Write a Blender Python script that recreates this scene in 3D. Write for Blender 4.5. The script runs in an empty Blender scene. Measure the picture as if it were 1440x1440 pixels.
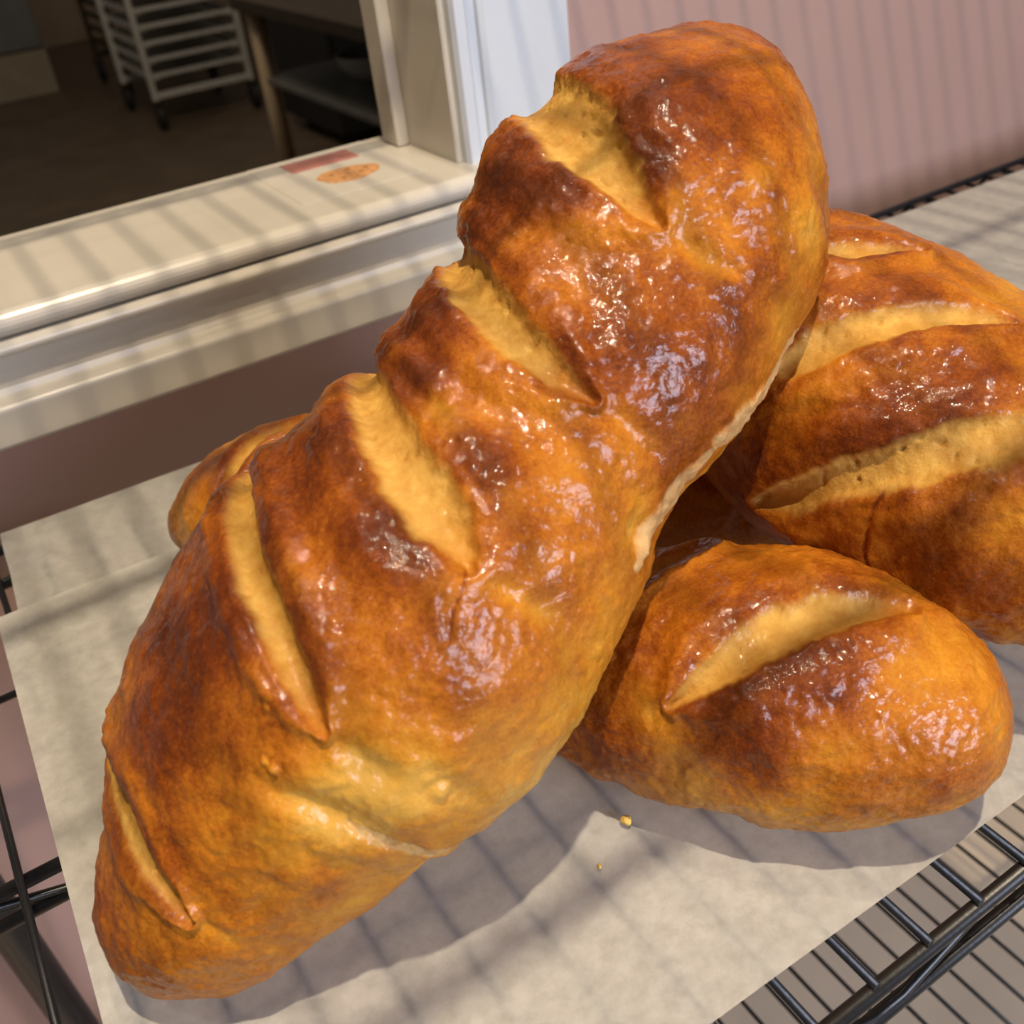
import bpy, math, random
import numpy as np
from mathutils import Matrix, Vector

random.seed(7)
scene = bpy.context.scene
COL = scene.collection

# ------------------------------------------------------------------ camera
FPX = 1400.0
PITCH, ROLL, YAW = math.radians(35.35), math.radians(-7.138), math.radians(28.35)
EYE = np.array([0.0, 0.0, 0.315])
FWD = np.array([math.sin(YAW)*math.cos(PITCH), math.cos(YAW)*math.cos(PITCH), -math.sin(PITCH)])
_rt = np.array([math.cos(YAW), -math.sin(YAW), 0.0])
_up = np.cross(_rt, FWD)
RGT = _rt*math.cos(ROLL) + _up*math.sin(ROLL)
UPV = -_rt*math.sin(ROLL) + _up*math.cos(ROLL)

cam_data = bpy.data.cameras.new('camera')
cam = bpy.data.objects.new('camera', cam_data)
COL.objects.link(cam)
cam_data.sensor_width = 36.0
cam_data.lens = FPX*36.0/1440.0
cam_data.clip_start = 0.01
cam_data.clip_end = 60
cam_data.dof.use_dof = True
cam_data.dof.focus_distance = 0.375
cam_data.dof.aperture_fstop = 13.0
cam.matrix_world = Matrix(((RGT[0], UPV[0], -FWD[0], EYE[0]),
                           (RGT[1], UPV[1], -FWD[1], EYE[1]),
                           (RGT[2], UPV[2], -FWD[2], EYE[2]),
                           (0, 0, 0, 1)))
scene.camera = cam

# ------------------------------------------------------------------ world, lights, exposure
world = bpy.data.worlds.new('room_air')
scene.world = world
world.use_nodes = True
bg = world.node_tree.nodes['Background']
bg.inputs['Color'].default_value = (1.0, 0.86, 0.74, 1)
bg.inputs['Strength'].default_value = 0.10

def aim(o, target):
    d = Vector(target) - o.location
    o.rotation_euler = d.to_track_quat('-Z', 'Y').to_euler()

def lamp(name, kind, loc, target, power, color, **kw):
    l = bpy.data.lights.new(name, kind)
    l.energy = power
    l.color = color
    for k, v in kw.items():
        setattr(l, k, v)
    o = bpy.data.objects.new(name, l)
    COL.objects.link(o)
    o.location = loc
    aim(o, target)
    return o

WARM = (1.0, 0.83, 0.61)
COOL = (0.74, 0.80, 1.0)
lamp('ceiling_spot', 'SPOT', (0.12, -0.14, 1.95), (0.17, 0.30, 0.05), 150, WARM, spot_size=1.3, spot_blend=0.5, shadow_soft_size=0.023)
lamp('ceiling_spot', 'SPOT', (0.32, 0.42, 1.95), (0.17, 0.28, 0.05), 34, WARM, spot_size=1.3, spot_blend=0.5, shadow_soft_size=0.03)
lamp('ceiling_spot', 'SPOT', (-0.75, 0.30, 1.95), (0.1, 0.3, 0.05), 14, WARM, spot_size=1.3, spot_blend=0.5, shadow_soft_size=0.04)
lamp('sill_stripe_spot', 'SPOT', (-0.12, 0.10, 0.98), (0.05, 0.66, 0.11), 4, WARM, spot_size=0.75, spot_blend=0.6, shadow_soft_size=0.004)  # unseen lamp added to throw wire stripes on the sill
lamp('shop_window_daylight', 'AREA', (0.75, -2.3, 0.90), (0.22, 0.4, 0.1), 78, COOL, shape='RECTANGLE', size=1.4, size_y=1.1)
lamp('kitchen_ceiling_light', 'AREA', (0.7, 3.4, 1.9), (1.2, 4.6, -0.9), 24, (1.0, 0.82, 0.6), shape='RECTANGLE', size=1.2, size_y=0.6)

scene.view_settings.view_transform = 'Standard'
scene.view_settings.look = 'None'
scene.view_settings.gamma = 1.0
scene.view_settings.use_curve_mapping = False
scene.view_settings.exposure = 0.0

# ------------------------------------------------------------------ materials
def new_mat(name):
    m = bpy.data.materials.new(name)
    m.use_nodes = True
    nt = m.node_tree
    return m, nt, nt.nodes['Principled BSDF']

def node(nt, kind, **kw):
    n = nt.nodes.new(kind)
    for k, v in kw.items():
        setattr(n, k, v)
    return n

def simple(name, color, rough=0.5, metal=0.0, noise=0.0, scale=60.0, bump=0.0, bump_scale=200.0, coat=0.0, stretch=None):
    m, nt, p = new_mat(name)
    p.inputs['Roughness'].default_value = rough
    p.inputs['Metallic'].default_value = metal
    p.inputs['Coat Weight'].default_value = coat
    tc = node(nt, 'ShaderNodeTexCoord')
    src = tc.outputs['Object']
    if stretch:
        mp = node(nt, 'ShaderNodeMapping')
        mp.inputs['Scale'].default_value = stretch
        nt.links.new(src, mp.inputs['Vector'])
        src = mp.outputs['Vector']
    n = node(nt, 'ShaderNodeTexNoise')
    n.inputs['Scale'].default_value = scale
    n.inputs['Detail'].default_value = 5
    nt.links.new(src, n.inputs['Vector'])
    r = node(nt, 'ShaderNodeValToRGB')
    r.color_ramp.elements[0].position = 0.3
    r.color_ramp.elements[1].position = 0.7
    lo = [c*(1-noise) for c in color]
    hi = [min(1, c*(1+noise)) for c in color]
    r.color_ramp.elements[0].color = (*lo, 1)
    r.color_ramp.elements[1].color = (*hi, 1)
    nt.links.new(n.outputs['Fac'], r.inputs['Fac'])
    nt.links.new(r.outputs['Color'], p.inputs['Base Color'])
    if bump:
        n2 = node(nt, 'ShaderNodeTexNoise')
        n2.inputs['Scale'].default_value = bump_scale
        n2.inputs['Detail'].default_value = 4
        nt.links.new(src, n2.inputs['Vector'])
        b = node(nt, 'ShaderNodeBump')
        b.inputs['Strength'].default_value = bump
        b.inputs['Distance'].default_value = 0.001
        nt.links.new(n2.outputs['Fac'], b.inputs['Height'])
        nt.links.new(b.outputs['Normal'], p.inputs['Normal'])
    return m

def bread_material():
    m, nt, p = new_mat('egg_washed_crust')
    L = nt.links.new
    tc = node(nt, 'ShaderNodeTexCoord')
    def attr(name):
        a = node(nt, 'ShaderNodeAttribute')
        a.attribute_name = name
        return a.outputs['Fac']
    def noise(scale, detail=5, rough=0.55, dist=0.0):
        n = node(nt, 'ShaderNodeTexNoise')
        n.inputs['Scale'].default_value = scale
        n.inputs['Detail'].default_value = detail
        n.inputs['Roughness'].default_value = rough
        n.inputs['Distortion'].default_value = dist
        L(tc.outputs['Object'], n.inputs['Vector'])
        return n.outputs['Fac']
    def math_(op, a, b):
        k = node(nt, 'ShaderNodeMath', operation=op)
        for i, v in enumerate((a, b)):
            if isinstance(v, (int, float)):
                k.inputs[i].default_value = v
            else:
                L(v, k.inputs[i])
        return k.outputs[0]
    n_mid = noise(95, 6, 0.62, 0.6)
    n_fine = noise(780, 5, 0.65)
    t = math_('ADD', attr('brown'), math_('MULTIPLY', math_('SUBTRACT', n_mid, 0.5), 0.55))
    t = math_('ADD', t, math_('MULTIPLY', math_('SUBTRACT', n_fine, 0.5), 0.52))
    ramp = node(nt, 'ShaderNodeValToRGB')
    cr = ramp.color_ramp
    stops = [(0.0, (0.64, 0.33, 0.050)), (0.22, (0.55, 0.220, 0.016)), (0.45, (0.43, 0.135, 0.009)),
             (0.68, (0.25, 0.058, 0.004)), (0.86, (0.135, 0.026, 0.003)), (1.0, (0.085, 0.017, 0.003))]
    while len(cr.elements) < len(stops):
        cr.elements.new(0.5)
    for e, (pos, c) in zip(cr.elements, stops):
        e.position = pos
        e.color = (*c, 1)
    L(t, ramp.inputs['Fac'])
    # bare dough in the opened cuts
    cut = node(nt, 'ShaderNodeValToRGB')
    ce = cut.color_ramp.elements
    ce[0].position, ce[0].color = 0.3, (0.47, 0.225, 0.035, 1)
    ce[1].position, ce[1].color = 0.72, (0.66, 0.40, 0.095, 1)
    L(noise(170, 6, 0.65), cut.inputs['Fac'])
    mx = node(nt, 'ShaderNodeMix', data_type='RGBA')
    L(attr('pale'), mx.inputs['Factor'])
    L(ramp.outputs['Color'], mx.inputs['A'])
    L(cut.outputs['Color'], mx.inputs['B'])
    torn = node(nt, 'ShaderNodeValToRGB')
    te = torn.color_ramp.elements
    te[0].position, te[0].color = 0.3, (0.50, 0.27, 0.085, 1)
    te[1].position, te[1].color = 0.7, (0.66, 0.45, 0.20, 1)
    L(noise(260, 5, 0.6), torn.inputs['Fac'])
    mx2 = node(nt, 'ShaderNodeMix', data_type='RGBA')
    L(attr('torn'), mx2.inputs['Factor'])
    L(mx.outputs['Result'], mx2.inputs['A'])
    L(torn.outputs['Color'], mx2.inputs['B'])
    L(mx2.outputs['Result'], p.inputs['Base Color'])
    bare = math_('MAXIMUM', attr('pale'), attr('torn'))
    gloss = math_('SUBTRACT', 1.0, bare)
    gn = noise(70, 4, 0.5)
    L(math_('ADD', math_('MULTIPLY', bare, 0.24), math_('ADD', 0.40, math_('MULTIPLY', gn, 0.16))), p.inputs['Roughness'])
    L(math_('MULTIPLY', gloss, math_('ADD', 0.12, math_('MULTIPLY', noise(48, 3, 0.5), 0.78))), p.inputs['Coat Weight'])
    p.inputs['Coat Roughness'].default_value = 0.07
    p.inputs['Specular IOR Level'].default_value = 0.12
    p.inputs['Subsurface Weight'].default_value = 0.0
    b1 = node(nt, 'ShaderNodeBump')
    b1.inputs['Strength'].default_value = 0.5
    b1.inputs['Distance'].default_value = 0.0009
    L(noise(330, 5, 0.6, 0.4), b1.inputs['Height'])
    b2 = node(nt, 'ShaderNodeBump')
    b2.inputs['Strength'].default_value = 0.55
    b2.inputs['Distance'].default_value = 0.0004
    L(noise(950, 4, 0.6), b2.inputs['Height'])
    L(b1.outputs['Normal'], b2.inputs['Normal'])
    L(b2.outputs['Normal'], p.inputs['Normal'])
    b3 = node(nt, 'ShaderNodeBump')
    b3.inputs['Strength'].default_value = 0.55
    b3.inputs['Distance'].default_value = 0.0008
    L(noise(430, 3, 0.5, 0.5), b3.inputs['Height'])
    L(b3.outputs['Normal'], p.inputs['Coat Normal'])
    return m

def paper_material(name='greaseproof_paper', k=1.0):
    m, nt, p = new_mat(name)
    L = nt.links.new
    tc = node(nt, 'ShaderNodeTexCoord')
    n1 = node(nt, 'ShaderNodeTexNoise')
    n1.inputs['Scale'].default_value = 130
    n1.inputs['Detail'].default_value = 8
    n1.inputs['Roughness'].default_value = 0.72
    L(tc.outputs['Object'], n1.inputs['Vector'])
    r = node(nt, 'ShaderNodeValToRGB')
    e = r.color_ramp.elements
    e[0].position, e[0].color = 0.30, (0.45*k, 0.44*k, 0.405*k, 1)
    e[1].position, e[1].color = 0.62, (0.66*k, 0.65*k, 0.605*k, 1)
    L(n1.outputs['Fac'], r.inputs['Fac'])
    L(r.outputs['Color'], p.inputs['Base Color'])
    p.inputs['Roughness'].default_value = 0.55
    p.inputs['Specular IOR Level'].default_value = 0.25
    n2 = node(nt, 'ShaderNodeTexNoise')
    n2.inputs['Scale'].default_value = 240
    n2.inputs['Detail'].default_value = 4
    L(tc.outputs['Object'], n2.inputs['Vector'])
    b = node(nt, 'ShaderNodeBump')
    b.inputs['Strength'].default_value = 0.15
    b.inputs['Distance'].default_value = 0.0006
    L(n2.outputs['Fac'], b.inputs['Height'])
    L(b.outputs['Normal'], p.inputs['Normal'])
    tr = node(nt, 'ShaderNodeBsdfTranslucent')
    tr.inputs['Color'].default_value = (0.75, 0.70, 0.62, 1)
    mix = node(nt, 'ShaderNodeMixShader')
    mix.inputs['Fac'].default_value = 0.42
    L(p.outputs['BSDF'], mix.inputs[1])
    L(tr.outputs['BSDF'], mix.inputs[2])
    L(mix.outputs['Shader'], nt.nodes['Material Output'].inputs['Surface'])
    return m

M = {
    'bread': bread_material(),
    'paper': paper_material(),
    'shadepaper': paper_material('shaded_greaseproof_paper', 0.80),  # same paper darkened; shade at the back put into its colour
    'wire': simple('black_epoxy', (0.010, 0.010, 0.011), 0.36, 0.0, 0.15, 300, 0.08, 500),
    'wall': simple('dusty_pink_paint', (0.365, 0.232, 0.195), 0.55, 0, 0.04, 6, 0.1, 260),
    'white': simple('cream_gloss_paint', (0.53, 0.485, 0.405), 0.30, 0, 0.03, 18, 0.12, 60, stretch=(0.25, 1, 1)),
    'casing': simple('daylit_gloss_paint', (0.55, 0.58, 0.605), 0.28, 0, 0.04, 30, 0.12, 60, stretch=(1, 1, 0.2)),  # white trim with cool daylight tint put into its colour
    'shopfloor': simple('taupe_floor_tile', (0.64, 0.53, 0.38), 0.4, 0, 0.08, 9),
    'kitchenfloor': simple('brown_quarry_floor', (0.105, 0.075, 0.05), 0.45, 0, 0.2, 7),
    'kitchenwall': simple('tan_kitchen_wall', (0.36, 0.27, 0.19), 0.6, 0, 0.08, 4),
    'alu': simple('brushed_aluminium', (0.60, 0.60, 0.57), 0.4, 0.25, 0.1, 30),
    'steel': simple('stainless_steel', (0.55, 0.42, 0.27), 0.38, 0.3, 0.1, 20),
    'shelfgrey': simple('dull_grey_steel', (0.20, 0.205, 0.19), 0.4, 0.3, 0.12, 20),
    'darksteel': simple('dark_bronze_steel', (0.11, 0.085, 0.065), 0.4, 0.7, 0.15, 20),
    'rubber': simple('black_rubber', (0.012, 0.012, 0.012), 0.6, 0, 0.2, 50),
    'blackpanel': simple('matte_black_panel', (0.008, 0.008, 0.009), 0.5, 0, 0.2, 10),
    'greypanel': simple('grey_cabinet_front', (0.16, 0.165, 0.17), 0.45, 0, 0.1, 8),
    'tanpanel': simple('beige_cabinet_plinth', (0.34, 0.29, 0.22), 0.5, 0, 0.1, 8),
    'board': simple('kraft_board', (0.40, 0.30, 0.19), 0.6, 0, 0.12, 14),
    'card': simple('glossy_card', (0.55, 0.505, 0.425), 0.3, 0, 0.02, 40),
    'banner': simple('faded_red_print', (0.42, 0.16, 0.125), 0.35, 0, 0.12, 120),
    'cookie': simple('printed_cookie', (0.56, 0.27, 0.10), 0.4, 0, 0.3, 260),
    'chip': simple('printed_chip', (0.25, 0.10, 0.04), 0.4, 0, 0.2, 200),
    'crumb': simple('yellow_crumb', (0.72, 0.47, 0.10), 0.6, 0, 0.2, 900, 0.4, 900),
    'highlightglaze': simple('greenish_highlight_glaze', (0.45, 0.5, 0.36), 0.15, 0, 0.1, 50),  # pale glaze for the highlight stand-in
}

# ------------------------------------------------------------------ mesh helpers
class MB:
    def __init__(self):
        self.v, self.f, self.smooth = [], [], []
    def quad_box(self, a, b, bev=0.0):
        x0, y0, z0 = a
        x1, y1, z1 = b
        if bev <= 0:
            i = len(self.v)
            self.v += [(x0,y0,z0),(x1,y0,z0),(x1,y1,z0),(x0,y1,z0),(x0,y0,z1),(x1,y0,z1),(x1,y1,z1),(x0,y1,z1)]
            for q in ((3,2,1,0),(4,5,6,7),(0,1,5,4),(1,2,6,5),(2,3,7,6),(3,0,4,7)):
                self.f.append([i+k for k in q]); self.smooth.append(False)
        else:
            # chamfered box
            i = len(self.v)
            pts = {}
            for sx in (0, 1):
                for sy in (0, 1):
                    for sz in (0, 1):
                        X, Y, Z = (x0, x1)[sx], (y0, y1)[sy], (z0, z1)[sz]
                        dx, dy, dz = bev*(1-2*sx), bev*(1-2*sy), bev*(1-2*sz)
                        for ax, p in (('x', (X, Y+dy, Z+dz)), ('y', (X+dx, Y, Z+dz)), ('z', (X+dx, Y+dy, Z))):
                            pts[(ax, sx, sy, sz)] = len(self.v)
                            self.v.append(p)
            g = lambda ax, a_, b_, c_: pts[(ax, a_, b_, c_)]
            F = []
            for s in (0, 1):
                F.append([g('x',s,0,0), g('x',s,1,0), g('x',s,1,1), g('x',s,0,1)][::1 if s else -1])
                F.append([g('y',0,s,0), g('y',0,s,1), g('y',1,s,1), g('y',1,s,0)][::1 if s else -1])
                F.append([g('z',0,0,s), g('z',1,0,s), g('z',1,1,s), g('z',0,1,s)][::1 if s else -1])
            for s1 in (0, 1):
                for s2 in (0, 1):
                    F.append([g('x',s1,s2,0), g('x',s1,s2,1), g('y',s1,s2,1), g('y',s1,s2,0)])
                    F.append([g('x',s1,0,s2), g('x',s1,1,s2), g('z',s1,1,s2), g('z',s1,0,s2)])
                    F.append([g('y',0,s1,s2), g('y',1,s1,s2), g('z',1,s1,s2), g('z',0,s1,s2)])
                    for s3 in (0, 1):
                        F.append([g('x',s1,s2,s3), g('y',s1,s2,s3), g('z',s1,s2,s3)])
            for q in F:
                self.f.append(q); self.smooth.append(False)
        return self
    def tube(self, pts, r, n=10, cap=True):
        pts = [np.array(p, float) for p in pts]
        rings = []
        for k, p in enumerate(pts):
            a = pts[max(0, k-1)]
            b = pts[min(len(pts)-1, k+1)]
            t = (b-a)/np.linalg.norm(b-a)
            h = np.array([0, 0, 1.0]) if abs(t[2]) < 0.9 else np.array([1.0, 0, 0])
            s = np.cross(t, h); s /= np.linalg.norm(s)
            u = np.cross(s, t)
            rr = r[k] if isinstance(r, (list, tuple)) else r
            i = len(self.v)
            for j in range(n):
                a_ = 2*math.pi*j/n
                self.v.append(tuple(p + rr*(math.cos(a_)*s + math.sin(a_)*u)))
            rings.append(i)
        for i, j in zip(rings, rings[1:]):
            for k in range(n):
                self.f.append([i+k, i+(k+1) % n, j+(k+1) % n, j+k]); self.smooth.append(True)
        if cap:
            self.f.append([rings[0]+k for k in range(n)][::-1]); self.smooth.append(False)
            self.f.append([rings[-1]+k for k in range(n)]); self.smooth.append(False)
        return self
    def lathe(self, profile, c, n=24, axis='z'):
        rings = []
        for (r, h) in profile:
            i = len(self.v)
            for j in range(n):
                a = 2*math.pi*j/n
                if axis == 'z':
                    p = (c[0]+r*math.cos(a), c[1]+r*math.sin(a), c[2]+h)
                elif axis == 'x':
                    p = (c[0]+h, c[1]+r*math.cos(a), c[2]+r*math.sin(a))
                else:
                    p = (c[0]+r*math.cos(a), c[1]+h, c[2]+r*math.sin(a))
                self.v.append(p)
            rings.append(i)
        for i, j in zip(rings, rings[1:]):
            for k in range(n):
                self.f.append([i+k, i+(k+1) % n, j+(k+1) % n, j+k]); self.smooth.append(True)
        self.f.append([rings[0]+k for k in range(n)][::-1]); self.smooth.append(False)
        self.f.append([rings[-1]+k for k in range(n)]); self.smooth.append(False)
        return self
    def extrude_x(self, prof, x0, x1):
        i = len(self.v)
        n = len(prof)
        for x in (x0, x1):
            for (y, z) in prof:
                self.v.append((x, y, z))
        for k in range(n):
            self.f.append([i+k, i+(k+1) % n, i+n+(k+1) % n, i+n+k]); self.smooth.append(False)
        self.f.append([i+k for k in range(n)][::-1]); self.smooth.append(False)
        self.f.append([i+n+k for k in range(n)]); self.smooth.append(False)
        return self
    def extrude_z(self, prof, z0, z1):
        i = len(self.v)
        n = len(prof)
        for z in (z0, z1):
            for (x, y) in prof:
                self.v.append((x, y, z))
        for k in range(n):
            self.f.append([i+k, i+(k+1) % n, i+n+(k+1) % n, i+n+k]); self.smooth.append(False)
        self.f.append([i+k for k in range(n)][::-1]); self.smooth.append(False)
        self.f.append([i+n+k for k in range(n)]); self.smooth.append(False)
        return self
    def mesh(self, name, mat):
        me = bpy.data.meshes.new(name)
        me.from_pydata(self.v, [], self.f)
        me.update()
        me.polygons.foreach_set('use_smooth', self.smooth)
        me.materials.append(M[mat])
        import bmesh
        bm = bmesh.new()
        bm.from_mesh(me)
        bmesh.ops.recalc_face_normals(bm, faces=bm.faces)
        bm.to_mesh(me)
        bm.free()
        return me
    def build(self, name, mat, parent=None):
        return link(name, self.mesh(name, mat), parent)

def link(name, me, parent=None, loc=None):
    o = bpy.data.objects.new(name, me)
    COL.objects.link(o)
    if parent is not None:
        o.parent = parent
    if loc is not None:
        o.location = loc
    return o

def tag(o, label=None, cat=None, group=None, kind=None):
    if label: o['label'] = label
    if cat: o['category'] = cat
    if group: o['group'] = group
    if kind: o['kind'] = kind
    return o

def empty(name, loc=(0, 0, 0)):
    o = bpy.data.objects.new(name, None)
    COL.objects.link(o)
    o.empty_display_size = 0.02
    o.location = loc
    return o

def struct(o, label):
    return tag(o, label, None, None, 'structure')

# ------------------------------------------------------------------ the room shell
FLOOR_Z = -0.90
SHOP_FLOOR_Z = -0.90
YW = 0.640            # room face of the wall
YI = 0.760            # kitchen face of the wall
SILL_Z = 0.112
JAMB_X = 0.333        # right jamb face
WIN_L, WIN_TOP = -1.35, 1.05

def box_struct(name, a, b, mat, label, bev=0.0):
    return struct(MB().quad_box(a, b, bev).build(name, mat), label)

box_struct('floor', (-2.6, -2.2, SHOP_FLOOR_Z-0.05), (3.2, YW+0.06, SHOP_FLOOR_Z), 'shopfloor', 'taupe shop floor below the black rack')
box_struct('floor_kitchen', (-2.6, YW+0.06, FLOOR_Z-0.05), (5.0, 9.3, FLOOR_Z), 'kitchenfloor', 'dark brown kitchen floor beyond the window')
box_struct('wall_kitchen', (-2.6, 9.3, FLOOR_Z), (5.0, 9.4, 2.2), 'kitchenwall', 'tan wall at the back of the kitchen')
wb = MB()
wb.quad_box((JAMB_X+0.02, YW, SHOP_FLOOR_Z), (3.2, YI-0.006, 2.1))
wb.quad_box((WIN_L-0.02, YW, SHOP_FLOOR_Z), (JAMB_X+0.02, YI-0.006, SILL_Z-0.03))
wb.quad_box((-2.6, YW, SHOP_FLOOR_Z), (WIN_L-0.02, YI-0.006, 2.1))
wb.quad_box((WIN_L-0.02, YW, WIN_TOP+0.02), (JAMB_X+0.02, YI-0.006, 2.1))
struct(wb.build('wall_back', 'wall'), 'dusty pink painted wall with the window opening')

# window: frame of sill, apron, jambs and casing
win = empty('window_1', (0, YW, SILL_Z))
struct(win, 'cream painted interior window looking into the kitchen')
def wpart(mb, name, mat):
    o = mb.build(name, mat, win)
    o.location = (0, -YW, -SILL_Z)
    return o
def arc(cy, cz, r, a0, a1, n=6):
    return [(cy + r*math.cos(math.radians(a0+(a1-a0)*k/n)), cz + r*math.sin(math.radians(a0+(a1-a0)*k/n))) for k in range(n+1)]
sill_prof = [(YI-0.012, SILL_Z)] + [(0.611, SILL_Z)] + arc(0.6065, SILL_Z-0.0075, 0.0075, 90, 270, 10) + [(0.6095, SILL_Z-0.016), (YI-0.012, SILL_Z-0.016)]
wpart(MB().extrude_x(sill_prof, WIN_L-0.1, JAMB_X+0.14), 'window_sill', 'white')
apron_prof = ([(0.642, SILL_Z-0.0155), (0.600, SILL_Z-0.0155)] + arc(0.6015, SILL_Z-0.0205, 0.004, 150, 250, 5)
              + [(0.6045, SILL_Z-0.0255), (0.6050, SILL_Z-0.030), (0.6055, SILL_Z-0.044), (0.6040, SILL_Z-0.0475), (0.600, SILL_Z-0.050)]
              + arc(0.5995, SILL_Z-0.0545, 0.0042, 110, 180, 4) + [(0.5952, SILL_Z-0.071)] + arc(0.5987, SILL_Z-0.0735, 0.0035, 190, 280, 4)
              + [(0.642, SILL_Z-0.077)])
wpart(MB().extrude_x(apron_prof, WIN_L-0.08, JAMB_X+0.12), 'window_apron', 'white')
wpart(MB().quad_box((JAMB_X, 0.632, SILL_Z-0.001), (JAMB_X+0.02, YI-0.012, WIN_TOP), 0.0015), 'window_jamb', 'white')
wpart(MB().quad_box((JAMB_X-0.010, YI-0.055, SILL_Z), (JAMB_X+0.0005, YI-0.028, WIN_TOP), 0.0015), 'window_stop', 'white')
wpart(MB().quad_box((WIN_L-0.02, 0.632, SILL_Z-0.001), (WIN_L, YI-0.012, WIN_TOP), 0.0015), 'window_jamb', 'white')
wpart(MB().quad_box((WIN_L-0.02, 0.632, WIN_TOP), (JAMB_X+0.02, YI-0.012, WIN_TOP+0.02), 0.0015), 'window_head', 'white')
def casing_prof(x, s):
    # profile across the casing (x, y); inner bead, fillet, flat, outer edge
    return [(x+s*0.000, 0.642), (x+s*0.000, 0.626), (x+s*0.002, 0.622), (x+s*0.009, 0.6215), (x+s*0.012, 0.624),
            (x+s*0.013, 0.6265), (x+s*0.019, 0.6265), (x+s*0.020, 0.6235), (x+s*0.024, 0.6215), (x+s*0.083, 0.6185),
            (x+s*0.088, 0.6195), (x+s*0.090, 0.623), (x+s*0.090, 0.642)]
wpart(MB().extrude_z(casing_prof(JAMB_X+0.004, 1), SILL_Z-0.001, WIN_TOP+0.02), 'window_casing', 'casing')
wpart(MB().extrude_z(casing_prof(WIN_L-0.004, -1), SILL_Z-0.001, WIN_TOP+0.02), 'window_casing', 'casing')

# ------------------------------------------------------------------ wire shelving rack
PITCHX = 0.0252
X0W = 0.2378
WIRE_X = [X0W + PITCHX*k for k in range(-13, 33)]
Y_FRONT, Y_BACK, Y_MID = 0.0986, 0.551, 0.315
POSTS = [(-0.130, 0.532), (-0.130, 0.116), (1.075, 0.532), (1.075, 0.116)]
XL, XR = -0.115, 1.060
rack = empty('wire_shelving_rack', (0.47, 0.32, SHOP_FLOOR_Z))
tag(rack, 'black wire shelving rack under the paper and loaves', 'rack')
RO = (-0.47, -0.32, -SHOP_FLOOR_Z)
def rpart(mb, name, mat='wire'):
    o = mb.build(name, mat, rack)
    o.location = RO
    return o
for (px, py) in POSTS:
    mb = MB().tube([(px, py, SHOP_FLOOR_Z+0.03), (px, py, 0.95)], 0.0127, 20)
    post = rpart(mb, 'post')
    foot = MB().lathe([(0.006, 0), (0.014, 0.002), (0.016, 0.012), (0.012, 0.03), (0.006, 0.032)], (px, py, SHOP_FLOOR_Z), 16).build('levelling_foot', 'rubber', post)
    for zs in (0.0, -0.48, 0.50):
        MB().lathe([(0.0128, -0.034), (0.0175, -0.032), (0.0155, 0.004), (0.0128, 0.005)], (px, py, zs), 20).build('collar', 'wire', post)
RW = 0.0017
def zigzag(xa, xb, y, zt, zb, step):
    pts = []
    n = int(round((xb-xa)/step))
    for k in range(n+1):
        x = xa + (xb-xa)*k/n
        z0 = zt if k % 2 == 0 else zb
        pts.append((x-step*0.14, y, z0 + (0.0012 if k % 2 == 0 else -0.0012)*0))
        pts.append((x+step*0.14, y, z0))
    return pts
wire_mesh = MB().tube([(0, Y_FRONT-0.001, 0), (0, Y_BACK-0.0005, 0)], RW, 10).mesh('wire', 'wire')
for si, zs in enumerate((0.0, -0.48, 0.50)):
    ztop = zs - RW                      # wire axis; wire tops at zs
    zrod = ztop - RW - 0.0028
    for x in (XL, XR):
        er = rpart(MB().tube([(x, Y_FRONT+0.018, zrod), (x, Y_BACK-0.016, zrod)], 0.0031, 12), 'end_rod')
        rpart(MB().tube([(x, Y_FRONT+0.018, zrod-0.022), (x, Y_BACK-0.016, zrod-0.022)], 0.0031, 12), 'end_rod')
    for name, y in (('front_truss', Y_FRONT), ('middle_truss', Y_MID), ('back_truss', Y_BACK)):
        drop = 0.0215 if name != 'middle_truss' else 0.0165
        zrod = ztop - RW - 0.0028 if name != 'back_truss' else zs - 0.0004
        rpart(MB().tube([(XL, y, zrod), (XR, y, zrod)], 0.0030, 14), name)
        rpart(MB().tube([(XL, y, zrod-drop), (XR, y, zrod-drop)], 0.0030, 14), name)
        zz = zigzag(XL+0.02 + (0.012 if name == 'front_truss' else 0), XR-0.02, y, zrod-0.002, zrod-drop+0.002, 0.052)
        rpart(MB().tube(zz, 0.0019, 8), 'truss_zigzag')
    zrod = ztop - RW - 0.0028
    for y in ((0.205, 0.428) if si != 1 else ()):
        rpart(MB().tube([(XL, y, zrod+0.0010), (XR, y, zrod+0.0010)], 0.0019, 10), 'cross_rod')
    for x in WIRE_X:
        o = link('wire', wire_mesh, rack, (RO[0]+x, RO[1], RO[2]+ztop))

# ------------------------------------------------------------------ numeric helpers (surface maths)
#BEGIN_SHAPE
def ray(u, v):
    return FWD + RGT*(u-720)/FPX - UPV*(v-720)/FPX
def on_z(u, v, z):
    d = ray(u, v)
    return EYE + d*(z-EYE[2])/d[2]
def project(P):
    q = np.asarray(P) - EYE
    d = q @ FWD
    return np.stack([720 + FPX*(q @ RGT)/d, 720 - FPX*(q @ UPV)/d], -1), d

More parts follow.
